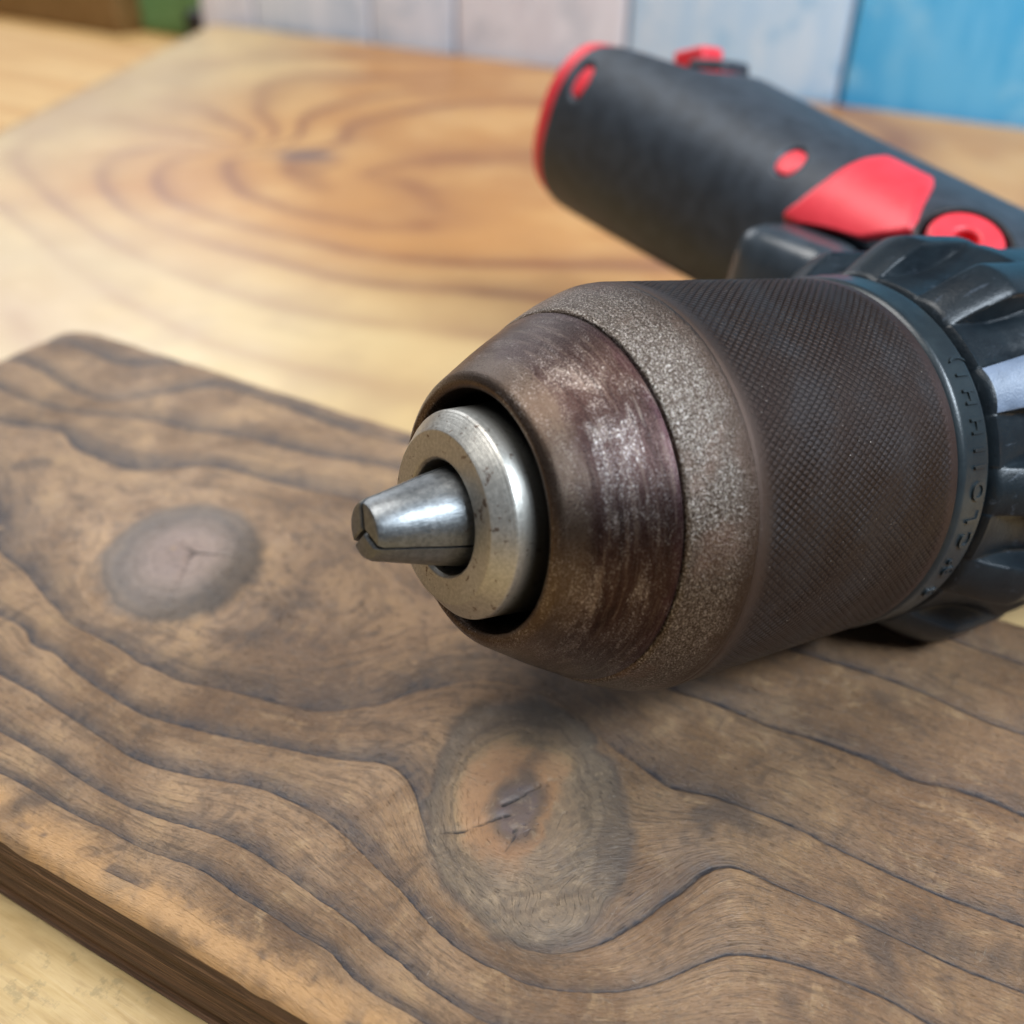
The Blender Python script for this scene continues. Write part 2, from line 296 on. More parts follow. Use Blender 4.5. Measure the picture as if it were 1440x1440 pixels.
def mat_light_wood():
    t = NT('pale_varnished_wood'); P = t.mm(); xyz = t.xyz(P)
    g = t.attr('grain'); sap_glare = t.attr('sap_glare'); kn = t.attr('knot_a')
    ph = t.math('ADD', g, t.math('MULTIPLY', t.math('SUBTRACT', t.noise(P, .012, 4), .5), .35))
    fr = t.math('FRACT', ph)
    heart = t.mix(t.ss(t.noise(P, .02, 4), .4, .62), (.44, .200, .052), (.53, .275, .086))
    pale = t.mix(t.ss(t.noise(P, .03, 4), .4, .6), (.56, .405, .195), (.48, .34, .17))
    sp = t.math('ADD', sap_glare, t.math('MULTIPLY', t.math('SUBTRACT', t.noise(P, .02, 4), .5), .5), clamp=True)
    c = t.mix(sp, heart, pale)
    band = t.ramp(fr, [(0, .85), (.08, .45), (.20, 0), (.56, 0), (.80, .42), (.95, 1.), (1., .85)])
    band = t.math('MULTIPLY', band, t.ss(t.noise(P, .018, 3), .30, .55, .45, 1.0))
    band = t.math('MULTIPLY', band, t.ss(sp, .2, 1.1, 1., .62))
    c = t.mix(band, c, t.mix(sp, (.24, .085, .026), (.37, .225, .115)))
    fib = t.noise(t.comb(t.math('MULTIPLY', xyz[0], .03), t.math('MULTIPLY', g, 30.), xyz[2]), 1., 5, .6)
    c = t.mix(t.ss(fib, .5, .75, 0, .3), c, (.42, .24, .10))
    blot = t.noise(P, .07, 4, .6); near = t.ss(xyz[1], 20., -40.)
    gr = t.noise(t.mm(.05, .45, 1.), 1., 5, .65); c = t.mix(t.math('MULTIPLY', near, .85), c, t.ramp(gr, [(.30, (.26, .155, .058)), (.44, (.42, .275, .110)), (.58, (.50, .345, .155)), (.72, (.31, .19, .075))]))
    c = t.mix(t.math('MULTIPLY', near, t.ss(blot, .46, .62, 0, .6)), c, (.36, .235, .095))
    c = t.mix(t.math('MULTIPLY', near, t.ss(t.noise(P, .35, 4, .7), .56, .68, 0, .6)), c, (.26, .19, .09))
    c = t.mix(t.ss(kn, 1.9, .9, 0, .55), c, (.30, .155, .085))
    c = t.mix(t.ss(kn, 1.15, .75, 0, .9), c, (.125, .075, .066))
    return t.done(c, t.math('MULTIPLY_ADD', blot, .2, .24), 0., .5, t.bump(t.math('ADD', fib, blot), .15, .6))
def mat_table():
    t = NT('orange_table_wood'); P = t.mm()
    a = t.noise(t.mm(.006, .05, .05), 1., 5, .6); b = t.noise(t.mm(.03, .3, .3), 1., 4)
    c = t.ramp(a, [(.35, (.50, .27, .090)), (.5, (.60, .36, .135)), (.65, (.64, .42, .18))])
    c = t.mix(t.ss(b, .5, .7, 0, .5), c, (.42, .22, .08))
    return t.done(c, .55, 0., .25, t.bump(b, .2, .4))
def mat_plank(name, c0, c1, c2):
    t = NT(name); P = t.mm()
    oi = t.new('ShaderNodeObjectInfo').outputs['Random']; off = t.new('ShaderNodeVectorMath', operation='ADD')
    t.put(off.inputs[0], t.mm(.09, .09, .02)); t.put(off.inputs[1], t.comb(t.math('MULTIPLY', oi, 50.), 0., 0.))
    a = t.noise(off.outputs[0], 1., 5, .6); b = t.noise(t.mm(.5, .5, .06), 1., 5, .7)
    c = t.mix(t.ss(a, .38, .62), c0, c1); c = t.mix(t.ss(t.noise(P, .035, 4, .6), .52, .66, 0, .8), c, c2)
    c = t.mix(t.ss(b, .58, .72, 0, .5), c, c0)
    return t.done(c, .6, 0., .3, t.bump(b, .4, .7))

# ------------------------------------------------------------------ materials: drill
def mat_dark_sleeve():
    t = NT('burnished_brown_steel'); P = t.mm(); s = t.xyz(P)[0]
    st = t.noise(t.mm(1.9, .10, .10), 1., 5, .65); st2 = t.noise(t.mm(6., .22, .22), 1., 4, .6)
    sp = t.noise(t.mm(1.15, .8, .8), 5.5, 5, .78); blot = t.noise(t.mm(1.5, .6, .6), .22, 6, .72, .6); big = t.noise(P, .06, 3, .5)
    c = t.ramp(blot, [(.32, (.022, .011, .010)), (.45, (.042, .022, .019)), (.56, (.058, .035, .030)), (.68, (.16, .125, .108))])
    c = t.mix(t.ss(st, .52, .66, 0, .40), c, (.17, .125, .10)); c = t.mix(t.ss(st, .46, .36, 0, .5), c, (.020, .011, .010))
    c = t.mix(t.ss(st2, .58, .72, 0, .35), c, (.36, .30, .25))
    w = t.math('ADD', s, t.math('MULTIPLY', t.math('SUBTRACT', t.noise(P, .3, 4, .6), .5), 3.2))
    rim = t.ss(w, -7.3, -9.6); c = t.mix(t.math('MULTIPLY', rim, .75), c, (.100, .070, .050))
    c = t.mix(t.math('MULTIPLY', t.ss(sp, .54, .64), t.ss(blot, .44, .62, .08, .85)), c, (.62, .58, .55))
    c = t.mix(t.ss(sp, .43, .33, 0, .75), c, (.022, .014, .014))
    end = t.ss(w, -1.4, -.2); c = t.mix(t.math('MULTIPLY', end, .35), c, (.06, .025, .035))
    sc = t.noise(t.mm(.5, .9, .2), 1., 2, .5, 2.0); scr = t.math('MULTIPLY', t.ss(t.math('ABSOLUTE', t.math('SUBTRACT', sc, .5)), .007, .001), t.ss(big, .5, .6))
    c = t.mix(t.math('MULTIPLY', scr, .6), c, (.50, .44, .38))
    h = t.math('ADD', t.math('MULTIPLY', sp, .8), t.math('MULTIPLY', st2, .5))
    return t.done(c, t.math('MULTIPLY_ADD', sp, .20, .19), .90, .5, t.bump(h, .07, .75))
def mat_band():
    t = NT('worn_peened_steel'); P = t.mm(); s = t.xyz(P)[0]
    sp = t.noise(t.mm(1.3, .75, .75), 5.2, 5, .8); pk = t.vor(P, 3.0); st = t.noise(t.mm(2.6, .14, .14), 1., 5, .7); blot = t.noise(P, .13, 4, .6)
    c = t.ramp(sp, [(.38, (.035, .024, .019)), (.47, (.085, .064, .050)), (.54, (.19, .155, .130)), (.62, (.66, .62, .57))])
    c = t.mix(t.ss(st, .50, .64, 0, .55), c, (.070, .046, .033))
    c = t.mix(t.ss(blot, .52, .70, 0, .5), c, (.20, .125, .095))
    w = t.math('ADD', s, t.math('MULTIPLY', t.math('SUBTRACT', t.noise(P, .5, 4, .65), .5), 3.4))
    c = t.mix(t.ss(w, 4.2, 7.4, 0, .88), c, (.072, .048, .037))
    h = t.math('ADD', t.math('MULTIPLY', pk, .7), sp)
    return t.done(c, t.math('MULTIPLY_ADD', sp, .18, .22), .92, .5, t.bump(h, .13, .8))
def mat_knurl():
    t = NT('knurled_brown_black_steel'); P = t.mm(); s = t.xyz(P)[0]; dep = t.attr('groove')
    sp = t.noise(P, 3.0, 5, .7); blot = t.noise(P, .09, 4, .6, .4); fine = t.noise(P, 9., 3, .7)
    c = t.ramp(blot, [(.32, (.027, .014, .010)), (.48, (.033, .021, .017)), (.60, (.038, .030, .029)), (.72, (.050, .041, .038))])
    c = t.mix(t.ss(sp, .50, .68, 0, .45), c, (.105, .078, .065))
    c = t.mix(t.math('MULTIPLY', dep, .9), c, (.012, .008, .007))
    gl = t.vor(P, .85); gl2 = t.ss(t.noise(P, .12, 3), .45, .62); c = t.mix(t.math('MULTIPLY', t.ss(gl, .075, .035), gl2), c, (.50, .45, .40))
    w = t.math('ADD', s, t.math('MULTIPLY', t.math('SUBTRACT', sp, .5), 4.0)); c = t.mix(t.ss(w, 10.2, 7.6, 0, .7), c, (.085, .056, .043))
    c = t.mix(t.ss(s, 40.5, 42.2, 0, .6), c, (.060, .036, .032))
    return t.done(c, t.math('MULTIPLY_ADD', sp, .25, .32), .60, .35, t.bump(t.math('ADD', sp, fine), .06, .8))
def mat_nose():
    t = NT('turned_bright_steel'); P = t.mm(); x, y, z = t.xyz(P)[:3]
    rr = t.math('SQRT', t.math('ADD', t.math('MULTIPLY', y, y), t.math('MULTIPLY', z, z)))
    turn = t.noise(t.comb(t.math('MULTIPLY', rr, 6.5), t.math('MULTIPLY', x, 4.), 0.), 1., 3, .6)
    sp = t.noise(P, 2.2, 5, .7); rust = t.noise(P, .75, 5, .7)
    c = t.mix(t.ss(sp, .4, .65), (.40, .388, .355), (.53, .515, .475))
    c = t.mix(t.ss(turn, .45, .65, 0, .45), c, (.44, .42, .38))
    c = t.mix(t.ss(rust, .595, .64, 0, .8), c, (.13, .080, .055))
    c = t.mix(t.ss(t.math('ADD', x, t.math('MULTIPLY', sp, 1.5)), -12.2, -10.2, 0, .88), c, (.065, .066, .062))  # shade within the sleeve opening is painted into the steel
    return t.done(c, t.math('MULTIPLY_ADD', sp, .18, .33), .88, .5, t.bump(t.math('ADD', turn, t.math('MULTIPLY', sp, .6)), .05, .6))
def mat_jaw():
    t = NT('jaw_steel'); P = t.mm(); sp = t.noise(P, 1.6, 5, .65); st = t.noise(t.mm(.25, 3.5, 3.5), 1., 4, .6)
    c = t.mix(t.ss(sp, .38, .62), (.150, .160, .165), (.21, .22, .225)); c = t.mix(t.ss(st, .52, .7, 0, .35), c, (.22, .22, .22))
    c = t.mix(t.ss(t.noise(P, .9, 4, .7), .62, .72, 0, .6), c, (.10, .08, .07))
    return t.done(c, t.math('MULTIPLY_ADD', sp, .15, .33), .90, .5, t.bump(t.math('ADD', sp, st), .04, .6))
def mat_plain(name, c0, c1, rough, bump=.05, scale=2., metal=0., spec=.5, scuff=None):
    t = NT(name); P = t.mm(); a = t.noise(P, scale, 4, .6); b = t.noise(P, scale * .08, 3)
    c = t.mix(t.ss(b, .35, .65), c0, c1)
    if scuff:
        sc = t.noise(t.mm(.12, 1.1, .5), 1., 4, .7, .6); c = t.mix(t.ss(sc, .60, .70, 0, .7), c, scuff)
    return t.done(c, t.math('MULTIPLY_ADD', a, .18, rough - .09), metal, spec, t.bump(a, bump, .6))
DARKW = mat_dark_wood(); SIDEW = mat_board_side(); LIGHTW = mat_light_wood(); TABLEW = mat_table()
SLEEVE = mat_dark_sleeve(); BAND = mat_band(); KNURL = mat_knurl(); NOSE = mat_nose(); JAW = mat_jaw()
COLLAR = mat_plain('black_collar_plastic', (.012, .019, .024), (.018, .027, .032), .34, .04, 3.)
GEARB = mat_plain('black_glass_filled_plastic', (.005, .009, .013), (.009, .015, .020), .36, .09, 2.2, spec=.38, scuff=(.055, .07, .09))
LUG_SHEEN = mat_plain('painted_sheen_black_plastic', (.12, .16, .23), (.17, .22, .31), .42, .12, 3., scuff=(.05, .06, .09))  # pale blue of a lit lug, painted into the plastic's colour
BLACKP = mat_plain('black_inner_plastic', (.010, .011, .012), (.014, .015, .017), .4)
RUBBER = mat_plain('black_grip_rubber', (.024, .031, .041), (.036, .046, .060), .50, .08, 3., spec=.45, scuff=(.052, .062, .075))
RED = mat_plain('red_plastic', (.74, .036, .052), (.80, .046, .065), .42, .03, 2.)
TRIG = mat_plain('glossy_grey_trigger_plastic', (.035, .045, .055), (.05, .062, .075), .25, .03, 2.)
BORE = mat_plain('oily_dark_steel', (.030, .031, .033), (.05, .05, .052), .32, .05, 2., metal=.7)

# ------------------------------------------------------------------ table, boards
me = mesh('tabletop', [(-1500, -700, -36), (1500, -700, -36), (1500, 1100, -36), (-1500, 1100, -36), (-1500, -700, -66), (1500, -700, -66), (1500, 1100, -66), (-1500, 1100, -66)],
          [(0, 1, 2, 3), (7, 6, 5, 4), (0, 4, 5, 1), (1, 5, 6, 2), (2, 6, 7, 3), (3, 7, 4, 0)])
tag(link('tabletop', me, TABLEW, smooth=False), kind='structure')

def elliptic(x, y, cx, cy, ax, ay, a, b):
    n = math.hypot(ax, ay); ax, ay = ax / n, ay / n
    u = (x - cx) * ax + (y - cy) * ay; v = -(x - cx) * ay + (y - cy) * ax
    return np.sqrt((u / a) ** 2 + (v / b) ** 2)
def seg_dist(x, y, p, q):
    p = np.array(p, float); q = np.array(q, float); d = q - p; L = d @ d
    t = np.clip(((x - p[0]) * d[0] + (y - p[1]) * d[1]) / L, 0, 1)
    return np.hypot(x - p[0] - t * d[0], y - p[1] - t * d[1]) + .25 * t     # tapers towards q

# dark board: one solid, top surface with relief, front and end faces with their own growth lines
ringf = thin_plate(DARK_RINGS + [(150, 15.5, -1), (150, -1.2, 0), (150, -10, 1), (150, -18, 2), (150, 31, -2), (100, 15.5, -1), (100, -1.2, 0), (100, -10, 1), (100, -18, 2)], 2e-5)
X0, X1, Y0, Y1, TH = -153.0, 175.0, -49.2, 57.0, 15.0
xs = np.arange(X0, X1 + .01, .5); ys = np.arange(Y0, Y1 + .01, .45)
XX, YY = np.meshgrid(xs, ys); nx, ny = len(xs), len(ys)
g = ringf(XX.ravel(), YY.ravel()).reshape(XX.shape)
kA = elliptic(XX, YY, -67.0, 2.0, -.6, .8, 15.0, 12.2)
kB = elliptic(XX, YY, 5.6, -14.2, -.55, .83, 19.5, 13.0)
kBc = elliptic(XX, YY, 4.6, -15.0, -.4, .9, 19.5, 13.5)
kB = np.where(kBc < .5, kBc, kBc + (kB - kBc) * np.clip((kBc - .5) / .3, 0, 1))
wob = .35 * np.sin(XX * .9 + 1.3 * np.sin(YY * .8)) + .2 * np.sin(YY * 2.1 + XX * .4)
segs = [((-65.4, 3.2), (-58.0, 7.4)), ((-65.6, 3.0), (-60.5, -8.0)), ((-65.9, 3.2), (-64.6, 3.0)), ((-65.4, 3.2), (-70.2, 4.2)),
        ((3.0, -15.5), (6.3, -8.6)), ((4.2, -16.5), (.8, -21.2)), ((.8, -21.2), (-2.2, -23.0)), ((6.0, -18.0), (7.2, -22.5))]
ck = np.minimum.reduce([seg_dist(XX + wob * .5, YY + wob * .4, *s_) for s_ in segs])
fr = g - np.floor(g)
rel = -.32 * np.clip((fr - .45) / .5, 0, 1) ** 1.5 * np.clip((1 - fr) / .03, 0, 1)
edge = lambda d_, r_: np.where(d_ < r_, r_ - np.sqrt(np.maximum(r_ ** 2 - (r_ - d_) ** 2, 0)), 0)
wav = .5 * np.sin(XX * .05) + .3 * np.sin(XX * .21 + 1)
Z = rel - edge(YY - Y0, 1.6 + .0 * XX) - edge(Y1 - YY, 2.2 + .0 * XX) - edge(XX - X0, 3.0 + 0 * XX)
kAw = kA + .05 * np.sin(XX * .35 + YY * .2) + .04 * np.sin(YY * .5 - XX * .1)
Z += 1.5 * np.exp(-(kAw / .70) ** 2) + .10 * np.exp(-((kAw - .95) / .2) ** 2) - .22 * np.exp(-((kAw - 1.15) / .22) ** 2)
Z += -.16 * np.exp(-((kB + .04 * np.sin(XX * .4 + YY * .3) - .97) / .09) ** 2) + .25 * np.exp(-(kBc / .6) ** 2)
Z -= .55 * np.exp(-(ck / .35) ** 2)
lmask = 1 - .85 * np.exp(-(((XX + 3) / 13) ** 2 + ((YY - 3) / 6) ** 2) ** 2)
Z += .10 * np.sin(XX * .13 + YY * .09) * np.sin(YY * .17 - XX * .04)
# corner of the board is rounded in plan
chip = np.clip(np.sin(XX * .37 + 2 * np.sin(XX * .11)) * np.sin(XX * .083 + 1.7) - .45, 0, 1)
Z -= 1.1 * chip * np.clip(1 - (YY - Y0) / 1.8, 0, 1)
Z -= .7 * np.clip(np.sin(XX * .29 + 4) * np.sin(XX * .061) - .4, 0, 1) * np.clip(1 - (Y1 - YY) / 2.2, 0, 1)
YYp = YY + .35 * np.sin(XX * .045 + .4) * (np.abs(YY - Y0) < 30) * (1 - (YY - Y0) / 30)
dxc = np.clip((X0 + 9) - XX, 0, None); lim = Y1 - 9 + np.sqrt(np.maximum(81 - dxc ** 2, 0)); YYp = np.where(dxc > 0, Y0 + (YYp - Y0) * (lim - Y0) / (Y1 - Y0), YYp)
V = np.stack([XX, YYp, Z], -1).reshape(-1, 3)
F = grid_faces(nx, ny)
loop = list(range(0, nx)) + [v * nx + nx - 1 for v in range(1, ny)] + [(ny - 1) * nx + u for u in range(nx - 2, -1, -1)] + [v * nx for v in range(ny - 2, 0, -1)]
loop = np.array(loop); nl = len(loop); base = V[loop]
rows = [base]; nsid = 10
for k in range(1, nsid + 1):
    r_ = base.copy(); r_[:, 2] = base[:, 2] + (-TH - base[:, 2]) * k / nsid
    gr = .22 * math.sin(k * 2.3) + .12 * math.sin(k * 5.1)
    r_[:, 1] += np.where(base[:, 1] < Y0 + 1.5, gr + .06 * k * .5, 0) * (k < nsid)
    rows.append(r_)
VS = np.concatenate(rows); off = len(V)
FS = grid_faces(nl, nsid + 1, True, off=off, flip=True)
ctr = len(V) + len(VS)
Vall = np.concatenate([V, VS])
me = fast_mesh('cedar_board', Vall, np.concatenate([F, FS]))
pad = np.zeros(len(VS))
for nme, arr, fill in (('grain', g, 0), ('knot_a', kA, 9), ('knot_b', kB, 9), ('crack', ck, 9), ('late_mask', lmask, 1)):
    attr(me, nme, np.concatenate([arr.ravel(), pad + fill]))
mi = np.zeros(len(me.polygons), np.int32); mi[len(F):] = 1
board = link('wooden_board', me, [DARKW, SIDEW])
me.polygons.foreach_set('material_index', mi)
tag(board, 'dark brown stained board with two big knots, lying under the drill chuck', 'board')

# light board
lf = thin_plate(LIGHT_RINGS + [(0, 150, 4), (0, 230, 2), (0, 330, 3), (150, 200, 3), (-100, 0, 7), (-250, 20, 7), (0, -100, 9), (-60, -60, 8.4), (150, -100, 9)], 6e-4)
TL = -15.3
c0, c1, c2, c3 = np.array([-461., 438.5]), np.array([420., 485.]), np.array([420., -260.]), np.array([-164., -260.])
nu_, nv_ = 230, 220
U, W = np.meshgrid(np.linspace(0, 1, nu_), np.linspace(0, 1, nv_) ** 1.0)
Pxy = ((1 - U)[..., None] * (1 - W)[..., None] * c3 + U[..., None] * (1 - W)[..., None] * c2 + U[..., None] * W[..., None] * c1 + (1 - U)[..., None] * W[..., None] * c0)
lx, ly = Pxy[..., 0], Pxy[..., 1]
gl = lf(lx.ravel(), ly.ravel()).reshape(lx.shape)
ed = np.minimum.reduce([U * 600, (1 - U) * 600, W * 700, (1 - W) * 700])
lz = TL - 1.2 * np.clip(1 - ed / 3.0, 0, 1) ** 2
V = np.stack([lx, ly, lz], -1).reshape(-1, 3); F = grid_faces(nu_, nv_)
loop = np.array(list(range(0, nu_)) + [v * nu_ + nu_ - 1 for v in range(1, nv_)] + [(nv_ - 1) * nu_ + u for u in range(nu_ - 2, -1, -1)] + [v * nu_ for v in range(nv_ - 2, 0, -1)])
b0 = V[loop]; b1 = b0.copy(); b1[:, 2] = -36
VS = np.concatenate([b0, b1]); FS = grid_faces(len(loop), 2, True, off=len(V), flip=True)
me = fast_mesh('light_board', np.concatenate([V, VS]), np.concatenate([F, FS]))
sap_glare = np.clip((175 - ly - .0 * lx) / 60, 0, 1) * .9
sap_glare = np.maximum(sap_glare, np.clip((-255 - lx + (ly - 200) * -.15) / 90, 0, 1))  # left end: pale sapwood, with window glare put into the colour
sap_glare = np.clip(sap_glare - np.clip((ly - 370) / 60, 0, 1) * np.clip((lx + 420) / 90, 0, 1) * .8, 0, 1)
kn = elliptic(lx, ly, -230.5, 239.0, .8, .6, 11.0, 7.0)
attr(me, 'grain', np.concatenate([gl.ravel(), np.zeros(len(VS))])); attr(me, 'sap_glare', np.concatenate([sap_glare.ravel(), np.full(len(VS), .6)])); attr(me, 'knot_a', np.concatenate([kn.ravel(), np.full(len(VS), 9.)]))
tag(link('wooden_board', me, LIGHTW), 'wide pale varnished board with one small dark knot, lying on the orange table beneath everything', 'board')

# ------------------------------------------------------------------ plank wall behind
def rbox(name, x0, x1, y0, y1, z0, z1, r, mats, parent=None, segs=3):
    bm = bmesh.new(); bmesh.ops.create_cube(bm, size=1)
    for v in bm.verts: v.co = Vector((x0 + (x1 - x0) * (v.co.x + .5), y0 + (y1 - y0) * (v.co.y + .5), z0 + (z1 - z0) * (v.co.z + .5))) * MM
    bmesh.ops.bevel(bm, geom=list(bm.edges), offset=r * MM, segments=segs, profile=.6, affect='EDGES')
    me = bpy.data.meshes.new(name); bm.to_mesh(me); bm.free()
    return link(name, me, mats, parent, smooth=True)
wall = empty('plank_wall', 'wall of upright painted planks, white turning to sky blue, behind the boards', 'wall', (-461, 441, -36), Matrix.Rotation(math.radians(3.03), 3, 'Z'))
WHITE = mat_plank('white_paint', (.72, .70, .75), (.80, .79, .84), (.58, .60, .66))
PALE = mat_plank('pale_blue_paint', (.50, .70, .90), (.62, .77, .92), (.30, .56, .80))
GREY = mat_plank('grey_white_paint', (.60, .65, .74), (.74, .76, .83), (.46, .54, .64))
BLUE = mat_plank('sky_blue_paint', (.085, .46, .82), (.15, .54, .88), (.24, .60, .88))
seam = [-14, 28, 112, 168, 271, 385, 500, 612, 725, 838]
pm = [WHITE, GREY, GREY, WHITE, PALE, BLUE, BLUE, PALE, BLUE]
for i in range(len(seam) - 1):
    gap = 1.0 if i not in (3, 4, 5) else 1.5
    o = rbox('plank', seam[i] + gap, seam[i + 1] - gap, 3.0, 15.0, .3, 210, 1.2, pm[i], wall)
back = rbox('backing_board', -15, 838, 15.2, 22, .3, 208, .5, mat_plain('blue_grey_backing', (.26, .36, .50), (.30, .42, .56), .7), wall)

# blurred things at the far left end of the table
tag(rbox('wooden_block', -960, -560, 452, 520, -36, -8, 3, mat_plain('brown_block_wood', (.18, .095, .028), (.23, .13, .045), .5)), 'dark brown wooden block out of focus at the far left end of the table', 'block')
tag(rbox('green_object', -566, -486, 474, 540, -36, -6, 4, mat_plain('matt_green', (.12, .26, .09), (.17, .34, .14), .6)), 'small out of focus green object between brown block and white plank', 'box')  # unidentified green blur, modelled as a plain block
tag(rbox('black_object', -500, -480, 452, 470, -36, -14, 5, mat_plain('matt_black', (.012, .012, .012), (.02, .018, .018), .6)), 'small blurred black object at the corner of pale board and wall', 'cap')  # unidentified black spot, modelled as a small rounded block

# ------------------------------------------------------------------ the drill (local X = along the chuck to the back, Y = down the handle, Z = up)
D_, H_, U_ = Vector((0.4482599695, 0.8758027356, -0.1789764456)), Vector((-0.890176, 0.455617, 0)), Vector((0.0815447, 0.1593205, 0.9838534))
drill = empty('cordless_drill', 'black and red cordless drill on its side, worn keyless chuck towards the viewer', 'drill', (0, 0, 36.0),
              Matrix((D_, H_, U_)).transposed())
pol = lambda s, r, a: (s, r * math.cos(a), r * math.sin(a))

# chuck: front sleeve
prof = fillet([(-1.5, 13.0), (-9.5, 13.2), (-11.25, 13.75), (-11.5, 14.5), (-10.9, 15.5), (-4.8, 19.1), (-.55, 21.25), (-.05, 21.45), (.25, 21.0), (.4, 19.5)], [0, .5, .5, .5, 1.3, 6, .5, .2, .1, 0])
lathe('front_sleeve', dense(prof, .8), 220, SLEEVE, drill)
prof = fillet([(.25, 19.5), (.25, 21.55), (.55, 21.95), (4.2, 23.65), (7.1, 24.62), (7.6, 24.6), (7.6, 22)], [0, .2, .5, 4, 1.5, .1, 0])
lathe('steel_band', dense(prof, .6), 220, BAND, drill)
# knurled sleeve: real crossed grooves
ns, nt = 300, 1400
ss_ = np.linspace(7.4, 43.6, ns); th = np.linspace(0, 2 * np.pi, nt, endpoint=False); S, T = np.meshgrid(ss_, th, indexing='ij')
NG, al = 156, math.radians(37); R0 = 24.7
u = T / (2 * np.pi) * NG; k_ = NG / (2 * np.pi * R0) * math.tan(al)
def groove(ph, w=.19):
    f = np.abs(ph - np.round(ph)); return np.clip(1 - f / w, 0, 1)
wear = .70 + .26 * np.sin(T * 3 + S * .2) * np.sin(S * .31 + T * 5) + .10 * np.sin(T * 17 + S * .9)
gg = np.maximum(groove(u + k_ * S), groove(u - k_ * S)) * wear
gg *= np.clip((S - 8.6) / 1.8, 0, 1) * np.clip((42.0 - S) / .6, 0, 1)
prof_r = R0 - .35 * np.clip((8.2 - S) / 1.0, 0, 1) ** 2 - .55 * np.clip((S - 42.9) / .7, 0, 1) ** 2 - .12 * (S - 8) / 36
R = prof_r - .15 * gg
V = np.stack([S, R * np.cos(T), R * np.sin(T)], -1).reshape(-1, 3)
me = fast_mesh('knurled_sleeve', V, grid_faces(nt, ns, True)); attr(me, 'groove', gg.ravel())
link('knurled_sleeve', me, KNURL, drill)
# back collar with raised marks
prof = fillet([(43.2, 22), (43.7, 24.2), (44.3, 24.75), (49.0, 25.0), (49.6, 24.6), (49.7, 22)], [0, .3, .5, .5, .3, 0])
collar = lathe('back_collar', dense(prof, .8), 200, COLLAR, drill)
def bent_text(body, size, r, s0, a0, parent):
    cu = bpy.data.curves.new('lettering', 'FONT'); cu.body = body; cu.size = size; cu.extrude = .14; cu.resolution_u = 3; cu.offset = .05; cu.space_character = 1.12
    tmp = bpy.data.objects.new('tmp', cu); col.objects.link(tmp)
    dg = bpy.context.evaluated_depsgraph_get(); me = bpy.data.meshes.new_from_object(tmp.evaluated_get(dg)); me.name = 'lettering'
    bpy.data.objects.remove(tmp); bpy.data.curves.remove(cu)
    for v in me.vertices:
        a = math.radians(a0) - v.co.x / r; rr = r + v.co.z; v.co = Vector(pol(s0 - v.co.y, rr, a)) * MM
    me.materials.clear()
    return link('lettering', me, COLLAR, parent, smooth=False)
bent_text('8  8\u00b0 C L O I I H H I )', 3.3, 25.0, 48.3, 202, collar)

# nose ring and jaws
prof = fillet([(6, 5.4), (-8, 6.3), (-15.1, 6.35), (-15.5, 6.7), (-15.5, 9.6), (-13.5, 11.62), (-6.5, 12.0), (-1.0, 12.0), (-1.0, 9)], [0, .1, .15, .15, .12, .25, .3, .2, 0], 3)
lathe('nose_ring', dense(prof, .7), 180, NOSE, drill)
lathe('bore_wall', [(-1.2, 8), (-1.2, 13.1), (-1.2, 13.3), (-6, 13.25)][:3], 96, BORE, drill)
def jaw(k):
    a0 = math.radians(126 + 120 * k); half = math.radians(60); g = .14
    stations = [(-24.9, 2.55), (-24.75, 2.95), (-24.2, 3.30), (-21, 4.02), (-17.5, 4.85), (-14, 5.55), (-8, 6.1), (4, 6.2)]
    n = 14; rings = []
    for i, (s, r) in enumerate(stations):
        gg_ = g + (.32 if i == 0 else .12 if i == 1 else 0)
        apex = gg_ / math.sin(half); lim = half - math.asin(min(.95, gg_ / r))
        loop = [(s + (.0 if i else .0), apex * math.cos(a0), apex * math.sin(a0))]
        for j in range(n + 1):
            a = a0 - lim + 2 * lim * j / n; loop.append((s, r * math.cos(a), r * math.sin(a)))
        rings.append(loop)
    n1 = n + 2; V = [p for r in rings for p in r]; F = []
    for i in range(len(rings) - 1):
        for j in range(n1):
            F.append((i * n1 + j, i * n1 + (j + 1) % n1, (i + 1) * n1 + (j + 1) % n1, (i + 1) * n1 + j))
    F.append(tuple(range(n1 - 1, -1, -1)))
    me = mesh('jaw', V, F); o = link('jaw', me, JAW, drill)
    md = o.modifiers.new('e', 'EDGE_SPLIT'); md.split_angle = math.radians(28)
for k in range(3): jaw(k)
lathe('bore_floor', [(2, .01), (2, 6.3)], 48, BLACKP, drill)

# torque collar with twelve wedge lugs
sv = np.concatenate([[51.0, 51.25, 51.6, 52.0, 52.5], np.linspace(53.2, 61, 14), np.linspace(61.8, 73, 12), [73.8, 74.4, 74.8, 75.0]])
cell = np.array([-15, -13.2, -11.4, -9.8, -8.6, -7.9, -7.45, -7.1, -6.8, -6.2, -5, -3.4, -1.7, 0, 1.7, 3.4, 5, 6.2, 6.8, 7.1, 7.45, 7.9, 8.6, 9.8, 11.4, 13.2])
upc = np.interp(np.abs(cell), [0, 6.2, 6.8, 7.1, 7.45, 7.9], [1, 1, .955, .80, .12, 0])
DL = np.tile(cell, 12); deg = DL + np.repeat(106.0 + 30 * np.arange(12), len(cell)); UPC = np.tile(upc, 12); nt = len(deg)
S, T = np.meshgrid(sv, np.radians(deg), indexing='ij'); dl = DL[None]; up_ = UPC[None]
rise = np.clip((S - 51.6) / 9.6, 0, 1)
